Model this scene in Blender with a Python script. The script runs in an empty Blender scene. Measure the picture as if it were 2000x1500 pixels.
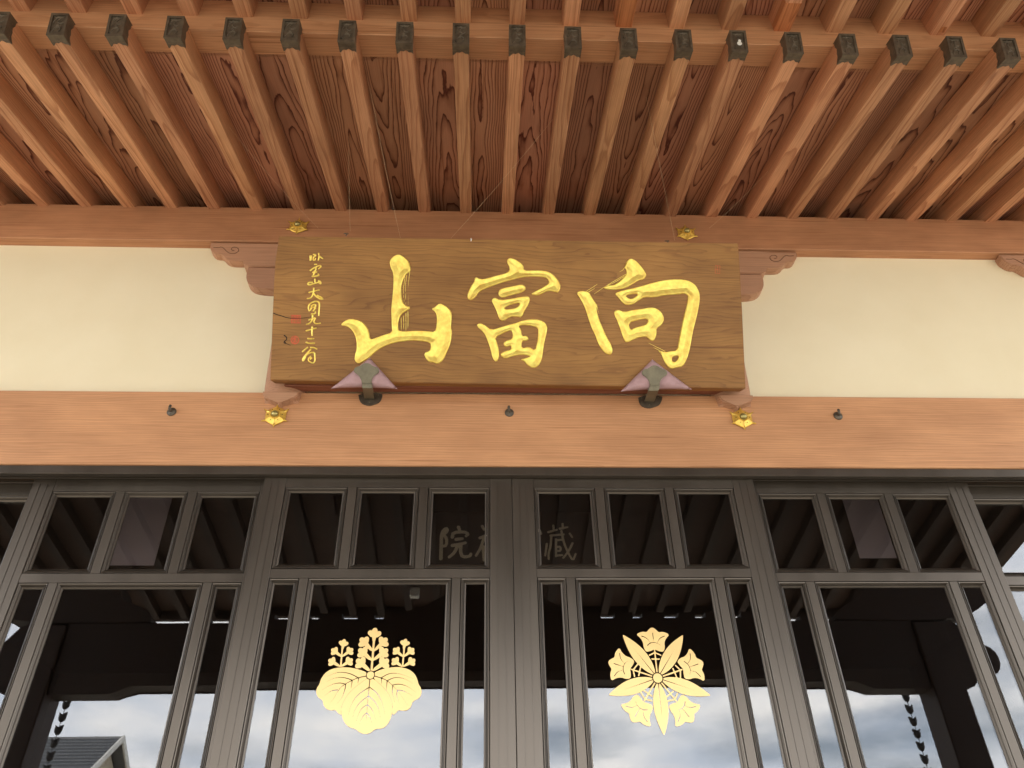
import bpy, bmesh, math, random
import numpy as np
from mathutils import Vector, Matrix
random.seed(7)
R = math.radians
scn = bpy.context.scene
COL = scn.collection

# ------------------------------------------------------------------ camera, world, sun, exposure
FPX = 1500.0
_p, _y, _r = R(36.0869), R(2.7317), R(-1.1385)
def _cam_axes():
    cp, sp = math.cos(_p), math.sin(_p)
    right, up, fwd = np.array([1., 0, 0]), np.array([0, -sp, cp]), np.array([0, cp, sp])
    cy, sy = math.cos(_y), math.sin(_y)
    Z = np.array([[cy, sy, 0], [-sy, cy, 0], [0, 0, 1.]])
    right, up, fwd = Z @ right, Z @ up, Z @ fwd
    cr, sr = math.cos(_r), math.sin(_r)
    return cr * right + sr * up, -sr * right + cr * up, fwd
AX, AU, AW = _cam_axes()
CAM = np.array([-0.1483, -3.3, 1.6])
cd = bpy.data.cameras.new('camera'); cam = bpy.data.objects.new('camera', cd); COL.objects.link(cam)
cd.sensor_width = 36; cd.lens = FPX / 2000 * 36; cd.clip_start = .05; cd.clip_end = 2000
cam.matrix_world = Matrix(((AX[0], AU[0], -AW[0], CAM[0]), (AX[1], AU[1], -AW[1], CAM[1]), (AX[2], AU[2], -AW[2], CAM[2]), (0, 0, 0, 1)))
scn.camera = cam

SUN_EL, SUN_AZ = 52, 200      # azimuth clockwise from +Y (the temple faces -Y)
wd = bpy.data.worlds.new('World'); scn.world = wd; wd.use_nodes = True
wn, wl = wd.node_tree.nodes, wd.node_tree.links
wn.clear()
wo = wn.new('ShaderNodeOutputWorld'); wb = wn.new('ShaderNodeBackground'); wb.inputs[1].default_value = 0.15
sky = wn.new('ShaderNodeTexSky'); sky.sky_type = 'NISHITA'; sky.sun_disc = False
sky.sun_elevation = R(SUN_EL); sky.sun_rotation = R(SUN_AZ); sky.dust_density = 2.0
tc = wn.new('ShaderNodeTexCoord'); mp = wn.new('ShaderNodeMapping'); mp.inputs['Scale'].default_value = (1, 1, 2.8)
mp.inputs['Location'].default_value = (3.1, 1.7, .4)
n1 = wn.new('ShaderNodeTexNoise'); n1.inputs['Scale'].default_value = 3.2; n1.inputs['Detail'].default_value = 9; n1.inputs['Roughness'].default_value = .55
cr = wn.new('ShaderNodeValToRGB'); cr.color_ramp.elements[0].position = .36; cr.color_ramp.elements[1].position = .56
n2 = wn.new('ShaderNodeTexNoise'); n2.inputs['Scale'].default_value = 6.5; n2.inputs['Detail'].default_value = 6
cc = wn.new('ShaderNodeValToRGB'); cc.color_ramp.elements[0].position = .3; cc.color_ramp.elements[1].position = .7
cc.color_ramp.elements[0].color = (10.2, 11.6, 13.8, 1); cc.color_ramp.elements[1].color = (18.5, 18.3, 17.8, 1)
mx = wn.new('ShaderNodeMixRGB')
wl.new(tc.outputs['Generated'], mp.inputs[0]); wl.new(mp.outputs[0], n1.inputs[0]); wl.new(mp.outputs[0], n2.inputs[0])
wl.new(n1.outputs[0], cr.inputs[0]); wl.new(n2.outputs[0], cc.inputs[0])
wl.new(cr.outputs[0], mx.inputs[0]); wl.new(sky.outputs[0], mx.inputs[1]); wl.new(cc.outputs[0], mx.inputs[2])
wl.new(mx.outputs[0], wb.inputs[0]); wl.new(wb.outputs[0], wo.inputs[0])
sl = bpy.data.lights.new('sun', 'SUN'); sl.energy = 2.2; sl.angle = R(.53); sl.color = (1, .94, .84)
so = bpy.data.objects.new('sun', sl); COL.objects.link(so)
_sd = Vector((math.sin(R(SUN_AZ)) * math.cos(R(SUN_EL)), math.cos(R(SUN_AZ)) * math.cos(R(SUN_EL)), math.sin(R(SUN_EL))))
so.rotation_euler = _sd.to_track_quat('Z', 'Y').to_euler(); so.location = _sd * 40
scn.view_settings.view_transform = 'Standard'; scn.view_settings.look = 'None'
scn.view_settings.gamma = 1; scn.view_settings.use_curve_mapping = False
scn.view_settings.exposure = 1.50
scn.render.engine = 'CYCLES'
cy_ = scn.cycles; cy_.max_bounces = 8; cy_.diffuse_bounces = 5; cy_.glossy_bounces = 4; cy_.transparent_max_bounces = 12
cy_.use_denoising = True; cy_.caustics_reflective = False; cy_.caustics_refractive = False; cy_.sample_clamp_indirect = 6
scn.render.resolution_x, scn.render.resolution_y = 1024, 768

# ------------------------------------------------------------------ pixel -> place
def ray(px, py):
    return AX * (px - 1000) / FPX - AU * (py - 750) / FPX + AW
def U(px, py, Y=0.):
    d = ray(px, py); return CAM + d * (Y - CAM[1]) / d[1]
def onplane(px, py, o, n):
    d = ray(px, py); return CAM + d * (np.dot(o - CAM, n) / np.dot(d, n))

# ------------------------------------------------------------------ object helpers
def tag(o, label=None, cat=None, group=None, kind=None):
    if label: o['label'] = label
    if cat: o['category'] = cat
    if group: o['group'] = group
    if kind: o['kind'] = kind
    return o
def empty(name, loc=(0, 0, 0), label=None, cat=None, group=None, rz=0):
    o = bpy.data.objects.new(name, None); COL.objects.link(o); o.location = loc; o.rotation_euler.z = rz
    o.empty_display_size = .05
    return tag(o, label, cat, group)
def link(name, me, parent=None, mat=None):
    if mat and not me.materials: me.materials.append(mat)
    o = bpy.data.objects.new(name, me); COL.objects.link(o); o.parent = parent
    return o
def finish(bm, name, mat, smooth=False):
    bmesh.ops.recalc_face_normals(bm, faces=bm.faces)
    me = bpy.data.meshes.new(name); bm.to_mesh(me); bm.free()
    if smooth:
        for p in me.polygons: p.use_smooth = True
    me.materials.append(mat); return me
def obj(name, bm, mat, parent=None, smooth=False):
    return link(name, finish(bm, name, mat, smooth), parent)
def box(bm, x0, x1, y0, y1, z0, z1, bev=0.0):
    vs = [bm.verts.new(v) for v in ((x0, y0, z0), (x1, y0, z0), (x1, y1, z0), (x0, y1, z0), (x0, y0, z1), (x1, y0, z1), (x1, y1, z1), (x0, y1, z1))]
    fs = [bm.faces.new([vs[i] for i in q]) for q in ((0, 3, 2, 1), (4, 5, 6, 7), (0, 1, 5, 4), (1, 2, 6, 5), (2, 3, 7, 6), (3, 0, 4, 7))]
    if bev:
        es = list({e for f in fs for e in f.edges})
        bmesh.ops.bevel(bm, geom=es, offset=bev, segments=1, affect='EDGES')
def B(x0, x1, y0, y1, z0, z1, bev=0.0):
    bm = bmesh.new(); box(bm, x0, x1, y0, y1, z0, z1, bev); return bm
def prism(bm, pts, d0, d1, bev=0.0):
    """outline pts (x, z) pulled along y from d0 to d1"""
    a = [bm.verts.new((p[0], d0, p[1])) for p in pts]; b = [bm.verts.new((p[0], d1, p[1])) for p in pts]
    f0 = bm.faces.new(a); f1 = bm.faces.new(list(reversed(b)))
    for i in range(len(pts)):
        j = (i + 1) % len(pts); bm.faces.new((a[j], a[i], b[i], b[j]))
    if bev: bmesh.ops.bevel(bm, geom=list(f0.edges), offset=bev, segments=2, affect='EDGES')
def tube(bm, pts, rad, seg=8, caps=True):
    pts = [Vector(p) for p in pts]; rings = []
    for i, p in enumerate(pts):
        t = (pts[min(i + 1, len(pts) - 1)] - pts[max(i - 1, 0)]).normalized()
        s = t.cross(Vector((0.13, .3, 1)) if abs(t.z) < .9 else Vector((1, .1, 0))).normalized(); u = t.cross(s)
        rr = rad[i] if isinstance(rad, (list, tuple)) else rad
        rings.append([bm.verts.new(p + s * rr * math.cos(2 * math.pi * k / seg) + u * rr * math.sin(2 * math.pi * k / seg)) for k in range(seg)])
    for a, b in zip(rings, rings[1:]):
        for k in range(seg): bm.faces.new((a[k], a[(k + 1) % seg], b[(k + 1) % seg], b[k]))
    if caps: bm.faces.new(rings[0][::-1]); bm.faces.new(rings[-1])
def ball(bm, c, sx, sy, sz, u=14, v=8):
    m = Matrix.Translation(c) @ Matrix.Diagonal((sx, sy, sz, 1)); bmesh.ops.create_uvsphere(bm, u_segments=u, v_segments=v, radius=1, matrix=m)
def copy_tree(o, parent=None):
    c = o.copy(); COL.objects.link(c); c.parent = parent
    for ch in [x for x in bpy.data.objects if x.parent == o]: copy_tree(ch, c)
    return c

# ------------------------------------------------------------------ materials
def _m(name):
    m = bpy.data.materials.new(name); m.use_nodes = True; nt = m.node_tree
    return m, nt.nodes, nt.links, nt.nodes['Principled BSDF']
def _math(N, L, op, a, b=None, c=None):
    n = N.new('ShaderNodeMath'); n.operation = op
    for i, v in enumerate((a, b, c)):
        if v is None: continue
        if isinstance(v, (int, float)): n.inputs[i].default_value = v
        else: L.new(v, n.inputs[i])
    return n.outputs[0]
def _noise(N, L, vec, scale, detail=4, rough=.55):
    n = N.new('ShaderNodeTexNoise'); n.inputs['Scale'].default_value = scale; n.inputs['Detail'].default_value = detail; n.inputs['Roughness'].default_value = rough
    L.new(vec, n.inputs['Vector']); return n.outputs[0]
def _ramp(N, L, fac, stops):
    n = N.new('ShaderNodeValToRGB'); e = n.color_ramp.elements
    while len(e) < len(stops): e.new(.5)
    for q, (p, c) in zip(e, stops): q.position = p; q.color = (c[0], c[1], c[2], 1)
    L.new(fac, n.inputs[0]); return n.outputs[0]
def _mixc(N, L, fac, a, b, mode='MIX'):
    n = N.new('ShaderNodeMixRGB'); n.blend_type = mode
    for i, v in enumerate((fac, a, b)):
        if isinstance(v, (int, float)): n.inputs[i].default_value = v
        elif isinstance(v, tuple): n.inputs[i].default_value = (*v, 1)
        else: L.new(v, n.inputs[i])
    return n.outputs[0]
def wood(name, light, mid, dark, freq=110, cut=.05, slope=.035, warp=1.2, line=.8, rough=.62, vary=.25, fibre=.35, stain=.25, bump=.15, knots=False):
    """sawn timber: growth rings of a trunk lying along local x, cut by the piece's own faces"""
    m, N, L, P = _m(name)
    t = N.new('ShaderNodeTexCoord'); oi = N.new('ShaderNodeObjectInfo')
    sh = N.new('ShaderNodeVectorMath'); sh.operation = 'MULTIPLY_ADD'
    cmb = N.new('ShaderNodeCombineXYZ')
    for i in range(3): L.new(oi.outputs['Random'], cmb.inputs[i])
    L.new(cmb.outputs[0], sh.inputs[0]); sh.inputs[1].default_value = (37, 53, 71); L.new(t.outputs['Object'], sh.inputs[2])
    rnd = oi.outputs['Random']
    def frac(k, o=0.): return _math(N, L, 'FRACT', _math(N, L, 'MULTIPLY_ADD', rnd, k, o))
    sep = N.new('ShaderNodeSeparateXYZ'); L.new(t.outputs['Object'], sep.inputs[0])
    def stretched(sx, sy, sz, vec=sh.outputs[0]):
        q = N.new('ShaderNodeMapping'); q.inputs['Scale'].default_value = (sx, sy, sz); L.new(vec, q.inputs[0]); return q.outputs[0]
    w1 = _noise(N, L, stretched(1.3, 7, 7), 1., 2, .5); w2 = _noise(N, L, stretched(6, 26, 26), 1., 3, .5)
    r1, r2, r3 = frac(13.7), frac(29.3, .2), frac(53.9, .4)
    yy = _math(N, L, 'ADD', sep.outputs['Y'], _math(N, L, 'MULTIPLY_ADD', r1, .12, -.06))
    zz = _math(N, L, 'ADD', _math(N, L, 'ADD', sep.outputs['Z'], _math(N, L, 'MULTIPLY_ADD', r2, cut, cut * .25)),
               _math(N, L, 'MULTIPLY', sep.outputs['X'], _math(N, L, 'MULTIPLY_ADD', r3, 2 * slope, -slope)))
    rad = _math(N, L, 'SQRT', _math(N, L, 'ADD', _math(N, L, 'MULTIPLY', yy, yy), _math(N, L, 'MULTIPLY', zz, zz)))
    rr = _math(N, L, 'ADD', _math(N, L, 'MULTIPLY', rad, freq), _math(N, L, 'MULTIPLY', w1, warp * 5))
    rr = _math(N, L, 'ADD', rr, _math(N, L, 'MULTIPLY', w2, warp * .75))
    f = _math(N, L, 'FRACT', rr)
    c = _ramp(N, L, f, [(0, light), (.45, light), (.72, mid), (.90, dark), (.955, dark), (1., light)])
    c = _mixc(N, L, line, mid, c)
    fib = _noise(N, L, stretched(3, 210, 210), 1., 3, .6)
    c = _mixc(N, L, fibre, c, _ramp(N, L, fib, [(.3, (.55, .5, .46)), (.7, (1.35, 1.35, 1.35))]), 'MULTIPLY')
    big = _noise(N, L, stretched(1.4, 3, 3), 1.6, 3, .6)
    c = _mixc(N, L, stain, c, _ramp(N, L, big, [(.3, (.62, .55, .48)), (.7, (1.22, 1.2, 1.15))]), 'MULTIPLY')
    hs = N.new('ShaderNodeHueSaturation'); L.new(c, hs.inputs['Color'])
    L.new(_math(N, L, 'MULTIPLY_ADD', frac(7.1), vary * 2, 1 - vary), hs.inputs['Value'])
    L.new(_math(N, L, 'MULTIPLY_ADD', frac(17.3, .3), .012 * vary * 4, .492 - .006 * vary * 4), hs.inputs['Hue'])
    strk = _noise(N, L, stretched(1.1, 46, 46), 1., 2, .5)
    fin = _mixc(N, L, 1., hs.outputs[0], _ramp(N, L, strk, [(.64, (1, 1, 1)), (.72, (.74, .66, .6))]), 'MULTIPLY')
    L.new(fin, P.inputs['Base Color'])
    P.inputs['Roughness'].default_value = rough
    P.inputs['Specular IOR Level'].default_value = .35
    b = N.new('ShaderNodeBump'); b.inputs['Strength'].default_value = bump; b.inputs['Distance'].default_value = .002
    L.new(_math(N, L, 'ADD', fib, _math(N, L, 'MULTIPLY', f, .5)), b.inputs['Height']); L.new(b.outputs[0], P.inputs['Normal'])
    return m
def plain(name, col, rough=.5, metal=0., var=.15, scale=12, bump=.0, spec=.5, dirt=None, stretch=(1, 1, 1)):
    m, N, L, P = _m(name)
    t = N.new('ShaderNodeTexCoord'); q = N.new('ShaderNodeMapping'); q.inputs['Scale'].default_value = stretch; L.new(t.outputs['Object'], q.inputs[0])
    oi = N.new('ShaderNodeObjectInfo'); off = N.new('ShaderNodeVectorMath'); off.operation = 'ADD'
    cmb = N.new('ShaderNodeCombineXYZ'); L.new(_math(N, L, 'MULTIPLY', oi.outputs['Random'], 37.), cmb.inputs[0]); L.new(q.outputs[0], off.inputs[0]); L.new(cmb.outputs[0], off.inputs[1])
    n = _noise(N, L, off.outputs[0], scale, 6, .6)
    lo = tuple(c * (1 - var) for c in col); hi = tuple(min(1, c * (1 + var)) for c in col)
    c = _ramp(N, L, n, [(.3, dirt or lo), (.7, hi)]); L.new(c, P.inputs['Base Color'])
    P.inputs['Roughness'].default_value = rough; P.inputs['Metallic'].default_value = metal; P.inputs['Specular IOR Level'].default_value = spec
    L.new(_math(N, L, 'MULTIPLY_ADD', n, .25, rough - .12), P.inputs['Roughness'])
    if bump:
        b = N.new('ShaderNodeBump'); b.inputs['Strength'].default_value = bump; b.inputs['Distance'].default_value = .003
        L.new(n, b.inputs['Height']); L.new(b.outputs[0], P.inputs['Normal'])
    return m
M = {}
M['rafter'] = wood('rafter wood', (.56, .31, .155), (.50, .265, .125), (.35, .16, .07), freq=150, cut=.25, slope=.02, warp=.5, line=.75, vary=.16, fibre=.5, stain=.5)
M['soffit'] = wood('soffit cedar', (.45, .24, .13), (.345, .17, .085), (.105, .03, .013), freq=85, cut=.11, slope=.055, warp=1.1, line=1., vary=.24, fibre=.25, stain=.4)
M['beam'] = wood('beam wood', (.50, .272, .135), (.465, .245, .115), (.37, .18, .08), freq=95, cut=.3, slope=.01, warp=.8, line=.45, vary=.05, fibre=.3, stain=.5)
M['lintel'] = wood('lintel wood', (.60, .345, .17), (.565, .315, .15), (.46, .24, .105), freq=70, cut=.3, slope=.008, warp=.9, line=.5, vary=.03, fibre=.3, stain=.36, rough=.55)
M['bracket'] = wood('bracket wood', (.50, .30, .18), (.455, .265, .15), (.36, .19, .105), freq=90, cut=.2, warp=.7, line=.6, vary=.05, fibre=.35)
M['groove'] = plain('carved groove', (.20, .10, .055), .8)
M['ledge'] = wood('red ledge wood', (.24, .10, .05), (.21, .08, .035), (.14, .045, .02), freq=90, cut=.2, warp=.7, line=.6, vary=.02)
M['sign'] = wood('signboard wood', (.345, .19, .05), (.31, .166, .042), (.20, .098, .026), freq=48, cut=.07, slope=.03, warp=2.0, line=.5, vary=.0, fibre=.32, stain=.7, rough=.5)
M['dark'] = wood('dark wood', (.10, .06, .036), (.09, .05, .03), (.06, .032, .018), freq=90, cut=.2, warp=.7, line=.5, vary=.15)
M['copper'] = plain('patinated copper', (.125, .098, .068), .52, .55, .35, 30, .3)
M['iron'] = plain('aged bronze', (.10, .08, .058), .5, .35, .35, 40, .2)
M['clamp'] = plain('green bronze', (.17, .15, .10), .48, .4, .3, 18, .15)
M['frame'] = plain('dark bronze door metal', (.105, .086, .068), .36, .72, .10, 6, .0, .5, stretch=(1, 1, .15))
M['gold'] = plain('gold leaf', (1., .78, .18), .34, .62, .10, 30, .10, dirt=(.86, .56, .11))
M['goldpaint'] = plain('gold film', (.82, .56, .22), .32, .15, .06, 4)
M['brass'] = plain('gilt brass', (.90, .56, .11), .34, .6, .2, 60, .1)
M['patina'] = plain('dull brass dome', (.42, .36, .14), .35, .8, .2, 40)
M['cloth'] = plain('mauve cloth', (.45, .29, .30), .85, .0, .08, 30, .3, .2)
M['thread'] = plain('silk', (.75, .55, .32), .5)
M['white'] = plain('white', (.8, .78, .72), .6)
M['red'] = plain('seal red', (.56, .10, .04), .7, 0, .25, 90)
M['crack'] = plain('crack', (.035, .018, .008), .9)
M['paper'] = plain('pale paper', (.40, .35, .40), .9, 0, .03, 2)
M['stone'] = plain('paving stone', (.34, .31, .26), .85, 0, .15, 3, .3)
M['gravel'] = plain('gravel', (.36, .33, .27), .9, 0, .3, 9, .5)
M['slate'] = plain('roof slate', (.15, .155, .16), .6, 0, .15, 4)
M['stucco'] = plain('house wall', (.55, .48, .36), .9, 0, .06, 3)
M['chain'] = plain('chain copper', (.05, .05, .05), .5, .4)
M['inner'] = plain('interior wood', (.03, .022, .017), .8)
M['ink'] = plain('dull gold lettering', (.66, .60, .46), .6)
def plaster():
    m, N, L, P = _m('cream plaster'); t = N.new('ShaderNodeTexCoord')
    n = _noise(N, L, t.outputs['Object'], 1.6, 5, .6); f = _noise(N, L, t.outputs['Object'], 60, 3, .5)
    L.new(_ramp(N, L, n, [(.3, (.83, .735, .51)), (.7, (.88, .79, .57))]), P.inputs['Base Color']); P.inputs['Roughness'].default_value = .9
    b = N.new('ShaderNodeBump'); b.inputs['Strength'].default_value = .06; b.inputs['Distance'].default_value = .002
    L.new(f, b.inputs['Height']); L.new(b.outputs[0], P.inputs['Normal']); return m
M['plaster'] = plaster()
def glass():
    m = bpy.data.materials.new('window glass'); m.use_nodes = True; N, L = m.node_tree.nodes, m.node_tree.links; N.clear()
    o = N.new('ShaderNodeOutputMaterial'); mix = N.new('ShaderNodeMixShader'); tr = N.new('ShaderNodeBsdfTransparent'); gl = N.new('ShaderNodeBsdfGlossy')
    tr.inputs[0].default_value = (.74, .72, .70, 1); gl.inputs['Roughness'].default_value = 0.0; gl.inputs[0].default_value = (1, 1, 1, 1)
    g = N.new('ShaderNodeNewGeometry'); d = N.new('ShaderNodeVectorMath'); d.operation = 'DOT_PRODUCT'
    L.new(g.outputs['Incoming'], d.inputs[0]); L.new(g.outputs['Normal'], d.inputs[1])
    c = _math(N, L, 'SUBTRACT', 1., _math(N, L, 'ABSOLUTE', d.outputs['Value']))
    F = _math(N, L, 'MULTIPLY_ADD', _math(N, L, 'POWER', c, 5.),   .93, .070)
    L.new(F, mix.inputs[0]); L.new(tr.outputs[0], mix.inputs[1]); L.new(gl.outputs[0], mix.inputs[2]); L.new(mix.outputs[0], o.inputs[0]); return m
M['glass'] = glass()

# ------------------------------------------------------------------ shapes from outlines (distance field -> mesh)
def seg_dist(X, Y, a, b):
    ax, ay = a; bx, by = b; dx, dy = bx - ax, by - ay; l2 = dx * dx + dy * dy + 1e-12
    t = np.clip(((X - ax) * dx + (Y - ay) * dy) / l2, 0, 1)
    return np.hypot(X - ax - t * dx, Y - ay - t * dy), t
def poly_field(X, Y, pts):
    d = np.full(X.shape, 1e9); ins = np.zeros(X.shape, bool); n = len(pts)
    for i in range(n):
        a, b = pts[i], pts[(i + 1) % n]; d = np.minimum(d, seg_dist(X, Y, a, b)[0])
        c = ((a[1] > Y) != (b[1] > Y)) & (X < (b[0] - a[0]) * (Y - a[1]) / ((b[1] - a[1]) or 1e-12) + a[0]); ins ^= c
    return np.where(ins, d, -d)
def stroke_field(X, Y, pts, r0, r1=None):
    f = np.full(X.shape, -1e9); n = len(pts) - 1; r1 = r0 if r1 is None else r1
    for i in range(n):
        d, t = seg_dist(X, Y, pts[i], pts[i + 1]); f = np.maximum(f, r0 + (r1 - r0) * (i + t) / n - d)
    return f
def smooth_poly(pts, it=1, closed=True):
    for _ in range(it):
        q = []; n = len(pts)
        for i in range(n if closed else n - 1):
            a, b = np.array(pts[i]), np.array(pts[(i + 1) % n]); q += [tuple(a * .75 + b * .25), tuple(a * .25 + b * .75)]
        if not closed: q = [pts[0]] + q[1:-1] + [pts[-1]]
        pts = q
    return pts
def field_mesh(name, F, xs, ys, mat, H=None, place=None, smooth=False):
    """marching squares over F>0; H(u, v, d) is the height; place maps (u, v, h) to a vertex"""
    V, faces, key = [], [], {}
    def vert(k, u, v, d):
        if k not in key: key[k] = len(V); V.append((u, v, d))
        return key[k]
    ny, nx = F.shape; pos = F > 0
    cells = np.argwhere(pos[:-1, :-1] | pos[1:, :-1] | pos[:-1, 1:] | pos[1:, 1:])
    for j, i in cells:
        c = [(j, i), (j, i + 1), (j + 1, i + 1), (j + 1, i)]; out = []
        for k in range(4):
            p, q = c[k], c[(k + 1) % 4]; fp, fq = F[p], F[q]
            if fp > 0: out.append(vert(p, xs[p[1]], ys[p[0]], fp))
            if (fp > 0) != (fq > 0):
                t = fp / (fp - fq); e = (p, q) if p < q else (q, p)
                out.append(vert(e, xs[p[1]] + t * (xs[q[1]] - xs[p[1]]), ys[p[0]] + t * (ys[q[0]] - ys[p[0]]), 0.))
        if len(out) >= 3: faces.append(out)
    verts = [place(u, v, H(u, v, d) if H else 0.) for u, v, d in V]
    me = bpy.data.meshes.new(name); me.from_pydata([tuple(v) for v in verts], [], faces); me.update()
    if smooth:
        for p in me.polygons: p.use_smooth = True
    me.materials.append(mat); return me

# ------------------------------------------------------------------ ground, terrace, interior
def struct(name, bm, mat): return tag(obj(name, bm, mat), kind='structure')
struct('ground', B(-60, 60, -90, 40, -.3, 0), M['gravel'])
struct('paved_path', B(-2.6, 2.6, -40, -4.9, .004, .03), M['stone'])
struct('terrace', B(-7.5, 7.5, -2.3, 9, .004, .45, .01), M['stone'])
for k in range(2):
    struct('stone_step', B(-3, 3, -2.3 - .34 * (2 - k), -2.302 - .34 * (1 - k), .004, .30 - .15 * (1 - k), .01), M['stone'])
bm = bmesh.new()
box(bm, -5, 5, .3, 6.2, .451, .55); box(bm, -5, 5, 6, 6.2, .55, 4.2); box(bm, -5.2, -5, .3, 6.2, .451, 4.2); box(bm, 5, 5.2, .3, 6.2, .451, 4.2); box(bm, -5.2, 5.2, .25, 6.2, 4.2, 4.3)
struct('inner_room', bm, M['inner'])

# ------------------------------------------------------------------ the eaves: rafters, soffit boards, eave beam, flying rafters
SL = .283; AL = math.atan(SL); PITCH = .262; RZ = 5.345; RH = .120; RW = .072
eave = empty('eaves', (0, 0, 5.3), 'deep timber eaves with two tiers of rafters under a boarded soffit', 'eaves')
def slope_mat(x, y, z, ang, inv):
    c, s = math.cos(ang), math.sin(ang)
    return inv @ Matrix(((0, 1, 0, x), (-c, 0, -s, y), (-s, 0, c, z), (0, 0, 0, 1)))
INV = Matrix.Translation((0, 0, -5.3))
def put(o, x, y, z, ang): o.matrix_local = slope_mat(x, y, z, ang, INV); return o
LR = 1.35 / math.cos(AL)
raf_me = finish(B(-.24, LR - .012, -RW / 2, RW / 2, 0, RH, .0035), 'rafter', M['rafter'])
def cap_mesh():
    bm = bmesh.new(); w, h0, h1, xe = .039, -.004, .124, LR
    box(bm, xe - .036, xe - .004, -w, w, h0, h1, .0015)
    for a, b, c, d in ((-w, w, h0, h0 + .013), (-w, w, h1 - .012, h1), (-w, -w + .011, h0 + .013, h1 - .012), (w - .011, w, h0 + .013, h1 - .012)):
        box(bm, xe - .004, xe + .003, a, b, c, d)
    for pts in ([(-.022, .02), (-.012, .045), (.008, .05), (.018, .035), (.006, .024)], [(.02, .108), (.004, .098), (-.006, .08), (.010, .066), (.022, .078)], [(-.024, .07), (-.016, .095), (-.002, .112)], [(-.02, .104), (.02, .104)]):
        tube(bm, [(xe - .003, p[0], p[1]) for p in smooth_poly(pts, 1, False)], .0034, 5)
    ball(bm, (xe - .004, 0, .062), .004, .008, .008, 8, 5)
    # wavy lapping edge on the underside and the two sides
    n = 12
    def edge(t): return .052 - .020 * math.sin(math.pi * t) + .004 * math.sin(6 * math.pi * t)
    def strip(f):
        a = [bm.verts.new(f(xe - .036, i / n, 0)) for i in range(n + 1)]; b = [bm.verts.new(f(xe - edge(i / n) - .012, i / n, 0)) for i in range(n + 1)]
        for i in range(n): bm.faces.new((a[i], a[i + 1], b[i + 1], b[i]))
    strip(lambda x, t, _: (x, -w + 2 * w * t, h0 + .001))
    for s in (-1, 1): strip(lambda x, t, _: (x, s * (w - .001), h0 + (h1 - h0) * t))
    return finish(bm, 'end_cap', M['copper'])
cap_me = cap_mesh()
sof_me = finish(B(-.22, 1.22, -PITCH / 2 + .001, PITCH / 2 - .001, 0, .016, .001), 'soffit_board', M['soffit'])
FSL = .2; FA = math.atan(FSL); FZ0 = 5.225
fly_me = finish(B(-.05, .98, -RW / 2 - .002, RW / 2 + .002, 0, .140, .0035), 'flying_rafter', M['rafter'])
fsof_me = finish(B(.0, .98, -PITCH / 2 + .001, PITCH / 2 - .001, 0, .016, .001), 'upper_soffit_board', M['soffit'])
NK = 14
kmark = {}
for k in range(-NK, NK + 1):
    x = k * PITCH
    r = put(link('rafter', raf_me, eave), x + random.uniform(-.002, .002), 0, RZ + random.uniform(-.001, .001), AL + random.uniform(-.0015, .0015))
    c = link('end_cap', cap_me, r); kmark[k] = (r, c)
    f = put(link('flying_rafter', fly_me, eave), x + .006, -1.31, FZ0, FA)
    kmark[k] += (f,)
    if k < NK:
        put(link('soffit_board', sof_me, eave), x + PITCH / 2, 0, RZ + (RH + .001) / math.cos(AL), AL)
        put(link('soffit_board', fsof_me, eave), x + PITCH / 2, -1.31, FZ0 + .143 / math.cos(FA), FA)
XE = (NK + .6) * PITCH
bm = bmesh.new(); c, s = math.cos(AL), math.sin(AL)
kz = lambda y: RZ + (RH + .001) / c + SL * y
prof = [(-1.31, kz(-1.31)), (-1.15, kz(-1.15)), (-1.15, 5.40), (-1.31, 5.375)]
a = [bm.verts.new((-XE, y, z)) for y, z in prof]; b = [bm.verts.new((XE, y, z)) for y, z in prof]
bm.faces.new(a); bm.faces.new(b[::-1])
for i in range(4): bm.faces.new((a[i], a[(i + 1) % 4], b[(i + 1) % 4], b[i]))
bmesh.ops.bevel(bm, geom=list(bm.edges), offset=.003, segments=1, affect='EDGES')
for v in bm.verts: v.co.z -= 5.3
obj('eave_beam', bm, M['lintel'], eave)
# fascia at the outer edge, boards between rafters over the wall beam, unseen solid roof slab put in to block light
obj('fascia_board', B(-XE, XE, -2.36, -2.27, 5.00 - 5.3, 5.22 - 5.3, .004), M['beam'], eave)
for k in range(-NK, NK):
    obj('blocking_board', B(k * PITCH + RW / 2 + .001, (k + 1) * PITCH - RW / 2 - .001, .190, .210, 5.366 - 5.3, 5.56 - 5.3), M['beam'], eave)
bm = bmesh.new(); P_ = [(-2.5, 5.24), (-1.33, 5.42), (.3, 5.60), (6.4, 7.4), (6.4, 7.9), (.3, 6.1), (-2.5, 5.5)]
prism(bm, [(y, z) for y, z in P_], -9, 9)
for v in bm.verts: v.co = Vector((v.co.y, v.co.x, v.co.z - 5.3))
obj('roof_cover', bm, M['dark'], eave)
# individual marks: orange stained flying rafters, a square patch, a white dropping on one cap
M['stained'] = wood('orange stained wood', (.50, .22, .08), (.44, .185, .06), (.3, .12, .04), freq=110, cut=.2, slope=.02, warp=.6, line=.8, vary=.1, fibre=.5, stain=.5)
for k in (2, 5): 
    f = kmark[k][2]; bmx = B(-.002, .16, -RW / 2 - .003, RW / 2 + .003, -.0012, .05); o = obj('stained_patch', bmx, M['stained'], f)
o = obj('repair_patch', B(.018, .05, -.004, .024, -.0015, .001), M['stained'], kmark[8][2])
bm = bmesh.new(); ball(bm, (LR + .0015, .002, .046), .003, .012, .012, 10, 6); ball(bm, (LR + .0015, .004, .062), .003, .007, .008, 8, 5)
obj('white_dropping', bm, M['white'], kmark[4][0])

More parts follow.
